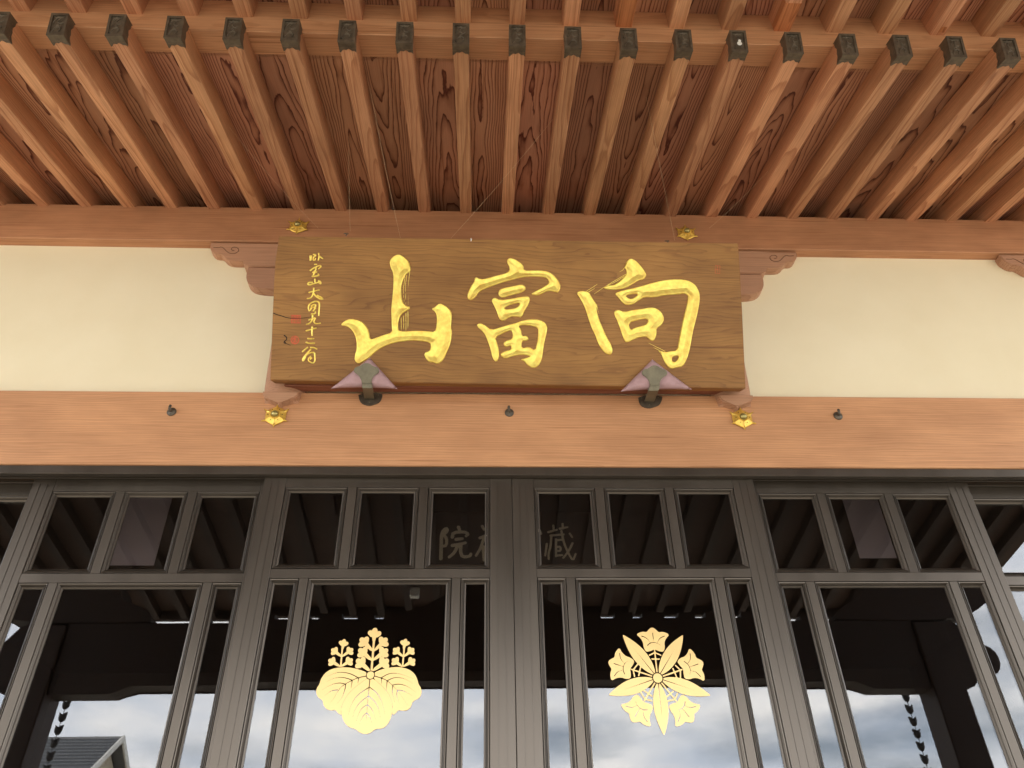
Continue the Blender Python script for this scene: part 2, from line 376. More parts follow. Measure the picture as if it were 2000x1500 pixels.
# ------------------------------------------------------------------ wall: beams, plaster, brackets
o = obj('eave_purlin', B(-4.4, 4.4, 0, .25, 5.062 - 5.2, 5.365 - 5.2, .004), M['beam']); o.location = (0, 0, 5.2)
tag(o, 'long reddish wood beam running under the rafter feet above the cream wall', 'beam')
o = obj('lintel_beam', B(-4.4, 4.4, 0, .25, 3.508 - 3.72, 3.942 - 3.72, .004), M['lintel']); o.location = (0, 0, 3.72)
tag(o, 'wide smooth orange wood beam above the glass doors carrying the hooks', 'beam')
pw = empty('plaster_wall', (0, .1, 3.95), 'cream plaster wall band between the two long beams behind the signboard', 'wall')
for x0, x1 in ((-4.4, -1.191), (-1.189, 1.189), (1.191, 4.4)):
    o = obj('plaster_panel', B(x0, x1, -.035, .04, -.008, 1.12), M['plaster'], pw)
def bracket(xc, label):
    t = empty('bracket_strut', (xc, 0, 3.84), label, 'bracket', 'bracket struts between the two beams')
    c6 = lambda pts, Y=.012: [tuple((U(400 + x / 11.54, 470 + y / 11.54, Y)[[0, 2]] - np.array([-1.19, 3.84])).tolist()) for x, y in pts]
    def sym(p):  # left half outline -> whole
        return p + [(-x, z) for x, z in reversed(p)]
    arm = c6([(112, 112), (104, 200), (140, 262), (190, 308), (280, 332), (340, 326), (395, 362), (450, 430), (520, 470), (620, 488), (842, 492)], .02)
    arm = smooth_poly([arm[0]] + arm[1:], 1, False); top = 5.051 - 3.84
    arm = [(arm[0][0], top)] + arm[1:]
    bm = bmesh.new(); prism(bm, sym(arm), .006, .064, .004)
    a = obj('bracket_arm', bm, M['bracket'], t)
    # carved scroll line on each end of the arm
    for s in (1, -1):
        bm = bmesh.new(); q = c6(smooth_poly([(170, 150), (280, 160), (350, 140), (410, 180), (460, 240), (540, 290), (640, 295), (720, 260), (745, 200), (700, 155), (620, 145), (565, 180), (590, 225), (640, 222)], 1, False), .006)
        tube(bm, [(s * x, .0055, z) for x, z in q], .0030, 5)
        obj('scroll_line', bm, M['groove'], a)
    z1 = c6([(842, 492)])[0][1]
    blk = c6([(845, 494), (850, 540), (865, 585), (900, 605), (960, 628)], .012)
    bm = bmesh.new(); prism(bm, sym(blk), -.012, .064, .003); obj('bearing_block', bm, M['bracket'], t)
    low = smooth_poly(c6([(962, 630), (935, 730), (908, 840), (940, 950), (1030, 1040), (1140, 1085), (1300, 1108), (1495, 1116)]), 1, False)
    bm = bmesh.new(); prism(bm, sym(low), .0, .064, .006); obj('lower_arm', bm, M['bracket'], t)
    # bottle-shaped strut with its tongue lapping over the beam
    zt = c6([(1490, 1116)])[0][1]; H = zt + .02; bm = bmesh.new(); n, seg = 14, 20; rings = []
    for i in range(n + 1):
        f = i / n; z = -.0 + .03 + f * (H - .03); w = .106 + .040 * f - .03 * max(0, (f - .9) / .1) ** 1.6; w -= .010 * max(0, .12 - f) / .12
        rings.append([bm.verts.new((w * math.sin(a), .035 - .080 * math.cos(a), z)) for a in [(-1.5 + 3. * k / seg) for k in range(seg + 1)]])
    for a, b in zip(rings, rings[1:]):
        for k in range(seg): bm.faces.new((a[k], a[k + 1], b[k + 1], b[k]))
    bm.faces.new(rings[0]); bm.faces.new(rings[-1][::-1])
    obj('strut', bm, M['bracket'], t, True)
    bm = bmesh.new(); pts = [(-.092, .075), (-.090, .055), (-.078, .036), (-.045, .022), (-.012, .012), (0, -.006), (.012, .012), (.045, .022), (.078, .036), (.090, .055), (.092, .075)]
    prism(bm, pts, -.05, .0, .006); obj('tongue', bm, M['bracket'], t)
    return t
bracket(-1.183, 'carved scroll bracket and strut at the left end of the signboard')
bracket(1.183, 'carved scroll bracket and strut at the right end of the signboard')
bracket(3.705, 'carved bracket whose scroll tip shows at the far right edge of the cream wall')

# ------------------------------------------------------------------ doors
hd = empty('door_header', (0, .05, 3.48), 'dark bronze head track running above all the sliding doors', 'door track')
obj('fascia_strip', B(-4.4, 4.4, -.038, -.004, 3.463 - 3.48, 3.5075 - 3.48, .002), M['frame'], hd)
obj('track_divider', B(-4.4, 4.4, .036, .046, 3.479 - 3.48, 3.5075 - 3.48, .001), M['frame'], hd)
obj('track_divider', B(-4.4, 4.4, .086, .096, 3.479 - 3.48, 3.5075 - 3.48, .001), M['frame'], hd)
DW, DT, DB = 1.208, 3.498, .56
def frame_ring(bm, x0, x1, z0, z1, w, y0, y1):
    """mitred picture-frame strip"""
    o = [(x0, z0), (x1, z0), (x1, z1), (x0, z1)]; i = [(x0 + w, z0 + w), (x1 - w, z0 + w), (x1 - w, z1 - w), (x0 + w, z1 - w)]
    V = [[bm.verts.new((p[0], y, p[1])) for p in q] for q, y in ((o, y0), (i, y1))]
    W = [[bm.verts.new((p[0], y1 + .006, p[1])) for p in q] for q in (o, i)]
    for k in range(4):
        j = (k + 1) % 4
        bm.faces.new((V[0][k], V[0][j], V[1][j], V[1][k])); bm.faces.new((V[1][k], V[1][j], W[1][j], W[1][k]))
        bm.faces.new((V[0][j], V[0][k], W[0][k], W[0][j])); bm.faces.new((W[0][k], W[0][j], W[1][j], W[1][k])[::-1])
ST = .106
ROWS = [(2.995, 3.415, [(ST, .4085), (.4525, .7555), (.7995, DW - ST)]), (1.30, 2.951, [(ST, .240), (.2805, .9275), (.968, DW - ST)])]
def make_door():
    t = empty('sliding_door', (0, 0, 0)); z = DB
    for s in (0, 1):
        x0 = 0 if s == 0 else DW - ST
        bm = B(x0, x0 + ST, 0, .034, DB - z, DT - z, .0018)
        st = obj('stile', bm, M['frame'], t)
        for gx in (.036, .071):   # slim raised ribs along the stile
            obj('rib', B(x0 + gx - .0013, x0 + gx + .0013, -.0022, .001, DB + .02 - z, DT - .045 - z), M['frame'], st)
    obj('top_rail', B(ST + .0002, DW - ST - .0002, .002, .032, 3.415 - z, DT - z, .0012), M['frame'], t)
    obj('middle_rail', B(ST + .0002, DW - ST - .0002, .002, .032, 2.951 - z, 2.995 - z, .0012), M['frame'], t)
    obj('bottom_rail', B(ST + .0002, DW - ST - .0002, .002, .032, DB - z, 1.30 - z, .0012), M['frame'], t)
    for z0, z1, xs in ROWS:
        for (a, b), (c, d) in zip(xs, xs[1:]):
            obj('muntin', B(b + .0002, c - .0002, .003, .031, z0 + .0002 - z, z1 - .0002 - z, .0012), M['frame'], t)
        for a, b in xs:
            p = obj('pane', B(a + .018, b - .018, .019, .024, z0 + .018 - z, z1 - .018 - z), M['glass'], t)
            bm = bmesh.new()
            frame_ring(bm, a + .0035, b - .0035, z0 + .0035 - z, z1 - .0035 - z, .0055, .0035, .0045)
            frame_ring(bm, a + .0092, b - .0092, z0 + .0092 - z, z1 - .0092 - z, .0065, .0005, .010)
            frame_ring(bm, a + .0178, b - .0178, z0 + .0178 - z, z1 - .0178 - z, .0072, .0110, .0170)
            obj('molding', bm, M['frame'], p)
    return t
door0 = make_door()
doors = []
DEF = [(-DW, .05, 'dark framed glass door left of the centre joint with a gold three-leaf crest'),
       (.002, .05, 'dark framed glass door right of the centre joint with a gold bell-flower crest'),
       (-2.338, .10, 'plain dark framed glass door just left of the door with the three-leaf crest'),
       (1.134, .10, 'plain dark framed glass door just right of the door with the bell-flower crest'),
       (-3.46, .15, 'dark framed glass door cut by the left edge of the photo'),
       (2.255, .15, 'dark framed glass door cut by the right edge of the photo')]
for i, (x, y, lab) in enumerate(DEF):
    d = door0 if i == 0 else copy_tree(door0)
    d.location = (x, y, DB); tag(d, lab, 'door', 'sliding doors across the hall front'); doors.append(d)

# crests on the glass of the two middle doors
def wide_pane(d):
    ps = [c for c in bpy.data.objects if c.parent == d and c.name.startswith('pane')]
    return max(ps, key=lambda o: o.dimensions.x * o.dimensions.z if o.dimensions.x < 5 else 0)
GY = .05 + .019 - .0012
def crest_paulownia():
    T = lambda x, y: tuple(U(600 + x / 6.25, 1210 + y / 6.25, GY)[[0, 2]].tolist())
    TT = lambda pts: [T(*p) for p in pts]
    k = (T(600, 700)[0] - T(500, 700)[0]) / 100     # metres per traced unit
    lo, hi = T(60, 1440), T(1440, 90)
    g = .0022; xs = np.arange(min(lo[0], T(60, 90)[0]) - .01, max(hi[0], T(1440, 1440)[0]) + .01, g); ys = np.arange(lo[1] - .01, hi[1] + .01, g); X, Y = np.meshgrid(xs, ys)
    SP = lambda p: smooth_poly(TT(p), 1)
    L_ = [(735, 650), (640, 610), (520, 585), (400, 582), (290, 605), (215, 655), (165, 730), (150, 790), (115, 840), (108, 900), (135, 955), (190, 985), (195, 1040), (230, 1090), (290, 1112), (345, 1100), (370, 1140), (420, 1168), (460, 1100), (600, 860), (735, 720)]
    Rr = [(810, 650), (900, 610), (1000, 585), (1130, 578), (1240, 605), (1310, 660), (1345, 730), (1358, 790), (1392, 840), (1397, 900), (1370, 960), (1285, 1000), (1270, 1060), (1230, 1105), (1170, 1115), (1112, 1103), (1080, 1145), (1042, 1168), (1000, 1060), (900, 830), (810, 720)]
    Cn = [(772, 700), (700, 742), (620, 800), (540, 870), (480, 940), (432, 1030), (412, 1110), (425, 1190), (455, 1260), (510, 1315), (590, 1335), (640, 1380), (710, 1402), (780, 1380), (830, 1335), (920, 1330), (975, 1290), (1015, 1220), (1040, 1130), (1040, 1030), (1000, 920), (940, 840), (860, 765)]
    c = SP(Cn); fc = poly_field(X, Y, c); F = np.maximum(poly_field(X, Y, SP(L_)), poly_field(X, Y, SP(Rr)))
    F = np.minimum(F, -fc - 5 * k); F = np.maximum(F, fc)
    def st(p, r, r1=None): return stroke_field(X, Y, TT(p), r * k, None if r1 is None else r1 * k)
    cen = T(772, 678); dc = np.hypot(X - cen[0], Y - cen[1])
    def floret(cx, cy, bx, by, R_):
        R_ *= 1.06
        f = st([(cx, cy), (bx + (cx - bx) * .25, by + (cy - by) * .25), (bx, by)], R_ * .50, 6)
        dx, dy = cx - bx, cy - by; l = math.hypot(dx, dy); ux, uy = dx / l, dy / l; px_, py_ = -uy, ux
        for a, b, q in ((.0, .62, .52), (.78, .12, .5), (-.78, .12, .5), (.45, -.1, .55), (-.45, -.1, .55)):
            C = T(cx + (px_ * a + ux * b) * R_, cy + (py_ * a + uy * b) * R_); f = np.maximum(f, q * R_ * k - np.hypot(X - C[0], Y - C[1]))
        return f
    FL = [(822, 175, 812, 275, 62), (695, 275, 800, 385, 58), (680, 402, 790, 500, 58), (655, 532, 770, 632, 60), (928, 275, 815, 385, 56), (930, 402, 800, 500, 56), (935, 530, 795, 628, 60),
          (443, 292, 428, 372, 44), (335, 388, 420, 452, 42), (305, 515, 400, 572, 44), (518, 385, 425, 452, 42), (510, 512, 415, 572, 44),
          (1193, 288, 1178, 368, 44), (1090, 385, 1170, 452, 42), (1078, 512, 1155, 572, 44), (1265, 385, 1180, 452, 42), (1272, 515, 1175, 572, 44)]
    fl = st([(815, 250), (785, 630)], 13)
    fl = np.maximum(fl, st([(430, 340), (410, 565)], 10)); fl = np.maximum(fl, st([(1185, 340), (1165, 565)], 10))
    for q in FL: fl = np.maximum(fl, floret(*q))
    body = np.maximum(F, fl)
    ve = [[(725, 690), (640, 705), (560, 735), (440, 800), (380, 860), (330, 960), (265, 1030)], [(630, 715), (520, 655), (400, 640), (320, 660), (245, 695)], [(550, 740), (450, 705), (340, 710), (240, 755)], [(470, 790), (400, 770), (300, 790), (180, 860)], [(370, 860), (300, 865), (210, 930)],
          [(630, 715), (615, 790)], [(550, 745), (535, 840)], [(470, 790), (465, 840), (430, 950), (360, 1030)],
          [(820, 690), (900, 712), (980, 745), (1100, 860), (1220, 1035)], [(905, 710), (1000, 655), (1120, 655), (1290, 720)], [(980, 745), (1060, 705), (1180, 715), (1290, 780)], [(1045, 800), (1120, 785), (1220, 810), (1330, 890)], [(1100, 860), (1180, 870), (1285, 930)],
          [(905, 710), (910, 790)], [(975, 750), (968, 860)], [(1045, 800), (1035, 880), (1070, 1020)], [(1100, 870), (1090, 930), (1125, 1025)],
          [(765, 730), (755, 840), (740, 1000), (725, 1150), (720, 1290)], [(765, 828), (860, 900), (920, 1020), (945, 1150)], [(755, 828), (640, 900), (550, 1000), (500, 1165)], [(750, 935), (830, 1000), (880, 1100), (890, 1200)], [(745, 935), (640, 1010), (580, 1100), (555, 1200)],
          [(735, 1040), (800, 1100), (840, 1230)], [(735, 1040), (650, 1090), (595, 1250)], [(728, 1140), (770, 1190), (795, 1280)], [(725, 1140), (670, 1190), (640, 1280)]]
    for i, v in enumerate(ve):
        body = np.minimum(body, -st(smooth_poly(v, 2, False), 5.2, 2.0))
    body = np.where(dc < 58 * k, np.minimum(body, dc - 55 * k), body); body = np.maximum(body, 45 * k - dc)
    return field_mesh('crest', body, xs, ys, M['goldpaint'], None, lambda u, v, h: (u, GY, v))
def crest_gentian():
    T = lambda x, y: U(1175 + x / 6.523, 1210 + y / 6.523, GY)[[0, 2]]
    cen = T(715, 745); k = (T(900, 745)[0] - T(500, 745)[0]) / 400
    up = [T(665, 250) - cen, T(240, 590) - cen, T(470, 1165) - cen, T(1075, 1165) - cen, T(1150, 610) - cen]
    a0 = math.atan2(up[0][1], up[0][0]); off = np.mean([((math.atan2(v[1], v[0]) - a0 - i * 2 * math.pi / 5 + math.pi) % (2 * math.pi)) - math.pi for i, v in enumerate(up)]); a0 += off
    g = .0022; Rm = 720 * k; xs = np.arange(cen[0] - Rm, cen[0] + Rm, g); ys = np.arange(cen[1] - Rm, cen[1] + Rm, g); X, Y = np.meshgrid(xs, ys)
    # canonical parts in polar frame: +x outwards along the flower axis, units = traced units
    s0 = np.hypot(*(T(665, 250) - cen)) / k
    fl = [(s0 + 150, 18), (s0 + 118, 55), (s0 + 90, 78), (s0 + 98, 140), (s0 + 62, 222), (s0 + 10, 165), (s0 - 50, 138), (s0 - 105, 140), (s0 - 165, 115), (s0 - 155, 55), (s0 - 130, 0)]
    fl = fl + [(x, -y) for x, y in reversed(fl[:-1])]
    body = np.full(X.shape, -1e9); cuts = np.full(X.shape, -1e9)
    for i in range(5):
        a = a0 + i * 2 * math.pi / 5; ca, sa = math.cos(a), math.sin(a)
        u = ((X - cen[0]) * ca + (Y - cen[1]) * sa) / k; v = (-(X - cen[0]) * sa + (Y - cen[1]) * ca) / k
        f = poly_field(u, v, smooth_poly(fl, 1)) * k
        f = np.maximum(f, k * stroke_field(u, v, [(78, 0), (s0 - 150, 0)], 9))
        for p in ([(235, -68), (235, 68)], [(275, -92), (318, 0), (275, 92)]): f = np.maximum(f, k * stroke_field(u, v, p, 8.5))
        for p in ([(s0 + 80, 0), (s0 - 40, 0)], [(s0 + 40, 150), (s0 + 12, 80), (s0 - 45, 48)], [(s0 + 40, -150), (s0 + 12, -80), (s0 - 45, -48)], [(s0 - 80, 85), (s0 - 50, 48), (s0 - 42, 0), (s0 - 50, -48), (s0 - 80, -85)]):
            cuts = np.maximum(cuts, k * stroke_field(u, v, smooth_poly(p, 2, False), 5, 2.5))
        body = np.maximum(body, f)
        a = a0 + math.pi / 5 + i * 2 * math.pi / 5; ca, sa = math.cos(a), math.sin(a)
        u = ((X - cen[0]) * ca + (Y - cen[1]) * sa) / k; v = (-(X - cen[0]) * sa + (Y - cen[1]) * ca) / k
        t = np.clip((u - 66) / (672 - 66), 0, 1); half = 92 * np.sin(math.pi * t ** .93) ** .82 * (1 - .12 * t) + 16 * (1 - t) ** 2
        leaf = np.where((u > 66) & (u < 672), half - np.abs(v), -50) * k * .9
        near = np.where((u > 66) & (u < 672), half + 13 - np.abs(v), -50) * k
        body = np.where(near > 0, np.minimum(body, -near), body); body = np.maximum(body, leaf)
        cuts = np.maximum(cuts, k * stroke_field(u, v, [(70, 0), (470, 0)], 4.8, 1.5))
    body = np.minimum(body, -cuts); dc = np.hypot(X - cen[0], Y - cen[1]); body = np.minimum(body, dc - 70 * k); body = np.maximum(body, 58 * k - dc)
    return field_mesh('crest', body, xs, ys, M['goldpaint'], None, lambda u, v, h: (u, GY, v))
bpy.context.view_layer.update()
for d, me, lab in ((doors[0], crest_paulownia(), 'gold crest of three broad leaves under three flower spikes'), (doors[1], crest_gentian(), 'round gold crest of five slim leaves and five bell flowers')):
    p = wide_pane(d); o = link('crest', me, p); o.matrix_parent_inverse = Matrix.Identity(4); o.location = -(d.location); o['label'] = lab

# ------------------------------------------------------------------ the signboard
BT, BRL = .448, -.007
BO = np.array([-.007, -.15, 3.898]); BW, BH, BTH = 2.418, .773, .098
ex = np.array([math.cos(BRL), 0, math.sin(BRL)]); ez = np.array([0, -math.sin(BT), math.cos(BT)]); ez = ez - ex * np.dot(ez, ex); ez /= np.linalg.norm(ez)
en = np.cross(ex, ez)     # points into the wall
if en[1] < 0: en = -en
sg = empty('signboard', (0, 0, 0), 'large tilted wooden signboard with three carved gold characters above the doors', 'signboard')
sg.matrix_world = Matrix(((ex[0], en[0], ez[0], BO[0]), (ex[1], en[1], ez[1], BO[1]), (ex[2], en[2], ez[2], BO[2]), (0, 0, 0, 1)))
def bp(px, py, off=0.):
    q = onplane(px, py, BO - en * off, en) - (BO - en * off); return float(np.dot(q, ex)), float(np.dot(q, ez))
# slightly waney outline as in the photo
lf = [bp(*p) for p in ((527.5, 742), (530, 690), (532.5, 620), (535, 560), (538, 510), (545, 461))]
rg = [bp(*p) for p in ((1442, 475), (1445, 530), (1449, 600), (1453, 690), (1456.5, 758.5))]
bm = bmesh.new(); prism(bm, lf + rg, 0, BTH, .004); obj('board', bm, M['sign'], sg)
# cross battens on the back
for x in (-.8, .8): obj('back_batten', B(x - .04, x + .04, BTH + .0005, BTH + .03, .2, BH - .03, .002), M['sign'], sg)
def relief(name, off, sc, polys=(), holes=(), strokes=(), thin=(), label=None, depth=.0075, g=.0024, rs=None):
    """carved gold lettering: crisp proud rim, hollow middle"""
    ox, oy = off; T = lambda p: bp(ox + p[0] / sc, oy + p[1] / sc)
    P1 = [smooth_poly([T(p) for p in q], 1) for q in polys]; H1 = [smooth_poly([T(p) for p in q], 1) for q in holes]
    S1 = [([T(p) for p in smooth_poly(q, 1, False)], rs or .004) for q in strokes]; S2 = [([T(p) for p in q], .0015) for q in thin]
    allp = [p for q in P1 for p in q] + [p for q, _ in S1 + S2 for p in q]
    x0, x1 = min(p[0] for p in allp) - .01, max(p[0] for p in allp) + .01; z0, z1 = min(p[1] for p in allp) - .01, max(p[1] for p in allp) + .01
    xs, ys = np.arange(x0, x1, g), np.arange(z0, z1, g); X, Y = np.meshgrid(xs, ys); F = np.full(X.shape, -1e9)
    for q in P1: F = np.maximum(F, poly_field(X, Y, q) + .0018)
    for q in H1: F = np.minimum(F, -poly_field(X, Y, q))
    for q, r_ in S1: F = np.maximum(F, stroke_field(X, Y, q, r_, r_ * .8))
    for q, r_ in S2: F = np.maximum(F, stroke_field(X, Y, q, r_, r_ * .6))
    sm = lambda t: (lambda a: a * a * (3 - 2 * a))(min(1, max(0, t)))
    def Hh(u, v, d):
        w = .00025 * (math.sin(u * 170 + 3 * math.sin(v * 90)) + math.sin(v * 210 + 2 * math.sin(u * 120))) * sm(d / .01)
        rim = .0068 if depth > .004 else .0034
        return max(.0009, .0006 + rim * sm(d / .0036) - .23 * max(0, d - .0036)) + w * .5 if d > 1e-9 else .0004
    me = field_mesh(name, F, xs, ys, M['gold'], Hh, lambda u, v, h: (u, -max(h, .0003), v), True)
    o = link(name, me, sg)
    if label: o['label'] = label
    return o
relief('gold_character', (640, 480), 5.769, [[(700, 175), (730, 130), (790, 95), (850, 120), (915, 180), (935, 265), (925, 290), (880, 320), (850, 370), (830, 440), (825, 500), (830, 590), (850, 650), (890, 685), (925, 690), (920, 715), (870, 740), (830, 770), (800, 820), (790, 900), (795, 960), (860, 968), (1000, 958), (1130, 965), (1210, 975), (1230, 900), (1235, 800), (1215, 740), (1170, 712), (1215, 690), (1262, 645), (1340, 685), (1390, 740), (1397, 800), (1385, 930), (1400, 960), (1385, 1090), (1345, 1190), (1300, 1290), (1240, 1332), (1190, 1310), (1150, 1310), (1110, 1275), (1085, 1210), (1150, 1190), (1168, 1140), (1160, 1090), (1050, 1070), (930, 1065), (800, 1080), (700, 1105), (600, 1150), (530, 1200), (480, 1250), (400, 1305), (345, 1332), (305, 1290), (310, 1230), (330, 1170), (330, 1080), (310, 1000), (270, 940), (220, 905), (145, 895), (190, 850), (255, 822), (370, 845), (430, 900), (465, 960), (475, 1060), (540, 1040), (620, 1010), (730, 980), (725, 900), (722, 790), (720, 700), (735, 560), (745, 430), (745, 310), (710, 240)]],
       thin=[[(925, 290), (912, 400), (905, 670)], [(890, 330), (875, 450), (880, 660)], [(870, 350), (852, 500), (862, 640)], [(905, 740), (905, 960)], [(882, 760), (882, 960)], [(855, 790), (857, 960)], [(828, 810), (830, 960)]], label='large gold mountain character, leftmost of the three')
relief('gold_character', (900, 490), 6.248, [
    [(575, 95), (625, 92), (690, 120), (765, 175), (765, 245), (900, 240), (1020, 243), (1100, 270), (1160, 325), (1200, 380), (1217, 440), (1190, 508), (1150, 500), (1100, 485), (1050, 490), (1000, 515), (950, 542), (850, 533), (920, 490), (1000, 450), (1070, 405), (1080, 365), (1050, 330), (1000, 315), (880, 310), (750, 318), (650, 345), (520, 378), (400, 420), (280, 465), (210, 510), (180, 565), (120, 605), (85, 580), (85, 520), (120, 440), (165, 380), (175, 318), (240, 350), (330, 335), (450, 300), (580, 268), (605, 210), (565, 140)],
    [(460, 510), (480, 470), (530, 455), (650, 430), (745, 410), (790, 440), (785, 480), (720, 515), (620, 535), (510, 572), (465, 545)],
    [(375, 600), (415, 570), (480, 605), (600, 590), (740, 562), (825, 555), (842, 590), (825, 650), (780, 720), (740, 810), (690, 800), (600, 800), (515, 858), (470, 830), (440, 730), (400, 650)],
    [(188, 910), (235, 880), (290, 905), (375, 970), (480, 935), (600, 900), (680, 880), (760, 850), (900, 832), (1010, 860), (1055, 920), (1045, 1000), (1020, 1100), (1000, 1220), (985, 1330), (940, 1410), (880, 1430), (810, 1390), (780, 1345), (725, 1325), (800, 1310), (860, 1290), (820, 1270), (740, 1262), (640, 1280), (540, 1315), (490, 1280), (490, 1250), (560, 1220), (620, 1205), (620, 1150), (545, 1172), (520, 1130), (550, 1100), (630, 1080), (640, 1010), (615, 960), (520, 1000), (415, 1055), (440, 1120), (460, 1200), (465, 1300), (432, 1358), (390, 1310), (370, 1210), (330, 1090), (290, 1000)]],
    holes=[[(530, 690), (630, 650), (730, 632), (690, 690), (610, 708), (545, 715)], [(700, 915), (740, 960), (745, 1040), (800, 1030), (835, 1075), (800, 1100), (745, 1100), (742, 1190), (830, 1165), (905, 1215), (930, 1120), (945, 1000), (940, 940), (860, 915), (770, 905)]], label='large gold wealth character, the middle one of the three')
relief('gold_character', (1110, 490), 6.25, [
    [(715, 130), (755, 92), (810, 115), (850, 150), (900, 205), (940, 265), (950, 300), (915, 350), (860, 355), (790, 400), (700, 450), (600, 472), (490, 472), (430, 455), (470, 430), (560, 420), (610, 390), (670, 335), (710, 290), (715, 240), (690, 205), (700, 165)],
    [(100, 510), (150, 490), (250, 500), (285, 570), (345, 655), (340, 720), (370, 830), (420, 950), (470, 1060), (520, 1140), (540, 1220), (515, 1272), (460, 1255), (400, 1190), (360, 1110), (330, 1020), (290, 950), (250, 830), (210, 700), (160, 600)],
    [(570, 525), (610, 500), (740, 470), (900, 430), (1050, 385), (1180, 358), (1330, 348), (1450, 358), (1530, 400), (1580, 460), (1605, 550), (1590, 680), (1560, 820), (1520, 970), (1500, 1080), (1480, 1200), (1440, 1330), (1395, 1410), (1330, 1420), (1250, 1440), (1200, 1400), (1160, 1320), (1140, 1260), (1095, 1215), (1180, 1240), (1240, 1230), (1330, 1215), (1350, 1100), (1380, 950), (1410, 800), (1450, 660), (1470, 515), (1300, 530), (1160, 540), (1060, 565), (930, 560), (860, 600), (790, 650), (710, 662), (660, 630), (620, 575)],
    [(560, 740), (610, 720), (680, 750), (800, 720), (910, 710), (1000, 690), (1080, 705), (1140, 755), (1168, 830), (1140, 900), (1070, 945), (1075, 1010), (1050, 1085), (1020, 1100), (985, 1075), (950, 1045), (880, 1050), (790, 1080), (710, 1122), (680, 1080), (640, 960), (600, 850), (570, 790)]],
    holes=[[(690, 545), (790, 528), (860, 525), (800, 575), (745, 590)], [(1265, 1290), (1355, 1278), (1310, 1355), (1265, 1350)], [(735, 880), (850, 845), (975, 825), (960, 890), (900, 915), (810, 935), (755, 970)]],
    thin=[[(710, 280), (600, 345), (440, 440), (310, 530)], [(700, 300), (590, 370), (480, 425)], [(700, 320), (620, 380), (560, 415)], [(690, 200), (665, 235), (620, 260)], [(215, 495), (290, 450), (355, 405)], [(240, 505), (325, 455)], [(345, 650), (360, 720), (375, 770)], [(1180, 1225), (1060, 1165), (980, 1125)], [(1110, 1215), (1040, 1180)]], label='large gold facing-towards character, rightmost of the three')
SM = [
 ((540, 480), [[(825, 250), (825, 355)], [(855, 250), (845, 345)], [(905, 215), (955, 215), (945, 255), (905, 270), (895, 345), (930, 360), (950, 310)], [(1030, 190), (1040, 260), (1020, 350)], [(1060, 265), (1125, 310)]]),
 ((540, 480), [[(940, 455), (980, 455)], [(830, 600), (880, 560), (960, 515), (1060, 480), (1095, 505), (1030, 560)], [(960, 520), (960, 600), (900, 640)], [(890, 650), (980, 640)], [(930, 660), (900, 710), (900, 740)], [(880, 745), (950, 745), (1040, 725), (1020, 690)]]),
 ((540, 480), [[(940, 820), (940, 880)], [(870, 895), (790, 895), (760, 930), (800, 965), (900, 930), (1010, 895)], [(1030, 860), (1080, 880), (1080, 935), (1020, 890)]]),
 ((540, 480), [[(800, 1140), (900, 1110), (1040, 1080)], [(910, 1040), (910, 1120), (870, 1230), (830, 1280), (755, 1290)], [(900, 1150), (960, 1230), (1050, 1290), (1125, 1310), (1120, 1270), (1000, 1210)]]),
 ((540, 600), [[(850, -110), (790, -60), (775, 20), (800, 90)], [(850, -110), (960, -150), (1040, -130), (1050, -60), (1040, 60), (1030, 200)], [(850, -30), (900, -60), (960, -60), (950, 0), (860, 0)], [(845, 20), (830, 70)], [(945, 20), (900, 90)], [(860, 165), (950, 160), (950, 110)]]),
 ((540, 600), [[(880, 200), (880, 280), (850, 350), (800, 400), (735, 418)], [(800, 310), (900, 270), (960, 260), (910, 330), (930, 390), (990, 405), (1070, 390)]]),
 ((540, 600), [[(730, 575), (850, 540), (965, 510)], [(870, 480), (865, 580), (870, 690)]]),
 ((540, 600), [[(770, 765), (840, 775), (905, 765)], [(730, 860), (800, 885), (925, 875)]]),
 ((540, 600), [[(640, 1080), (700, 1030), (760, 980)], [(840, 985), (920, 985), (980, 1020)], [(830, 1040), (770, 1100), (700, 1180), (640, 1260), (650, 1320), (690, 1250), (720, 1170), (830, 1110), (930, 1100), (935, 1200), (940, 1300), (900, 1370), (800, 1330), (770, 1270), (830, 1200)], [(850, 1240), (830, 1275)]])]
for off, st in SM: relief('small_gold_character', off, 12.5, strokes=st, depth=.002, g=.0016, rs=.0046)
def flat(name, off, sc, polys=(), strokes=(), r=.002, mat='red', label=None, h=.0006, g=.0015):
    T = lambda p: bp(off[0] + p[0] / sc, off[1] + p[1] / sc); P1 = [[T(p) for p in q] for q in polys]; S1 = [[T(p) for p in q] for q in strokes]
    allp = [p for q in P1 + S1 for p in q]; xs = np.arange(min(p[0] for p in allp) - .005, max(p[0] for p in allp) + .005, g); ys = np.arange(min(p[1] for p in allp) - .005, max(p[1] for p in allp) + .005, g)
    X, Y = np.meshgrid(xs, ys); F = np.full(X.shape, -1e9)
    for q in P1: F = np.maximum(F, poly_field(X, Y, q))
    for q in S1: F = np.maximum(F, stroke_field(X, Y, q, r, r * .5))
    o = link(name, field_mesh(name, F, xs, ys, M[mat], None, lambda u, v, _: (u, -h, v)), sg)
    if label: o['label'] = label
L5 = (540, 600)
def comb(x0, x1, y0, y1, n):
    ls = [[(x0, y0), (x1, y0)], [(x1, y0), (x1, y1)], [(x1, y1), (x0, y1)], [(x0, y1), (x0, y0)]]
    for i in range(1, n): x = x0 + (x1 - x0) * i / n; ls.append([(x, y0 + 14), (x, y1 - 10)])
    ls += [[(x0 + 15, (y0 + y1) / 2), (x1 - 15, (y0 + y1) / 2 - 8)]]
    return ls
flat('red_seal', L5, 12.5, strokes=comb(365, 585, 200, 385, 6), r=.0026, label='small square red seal beside the signature')
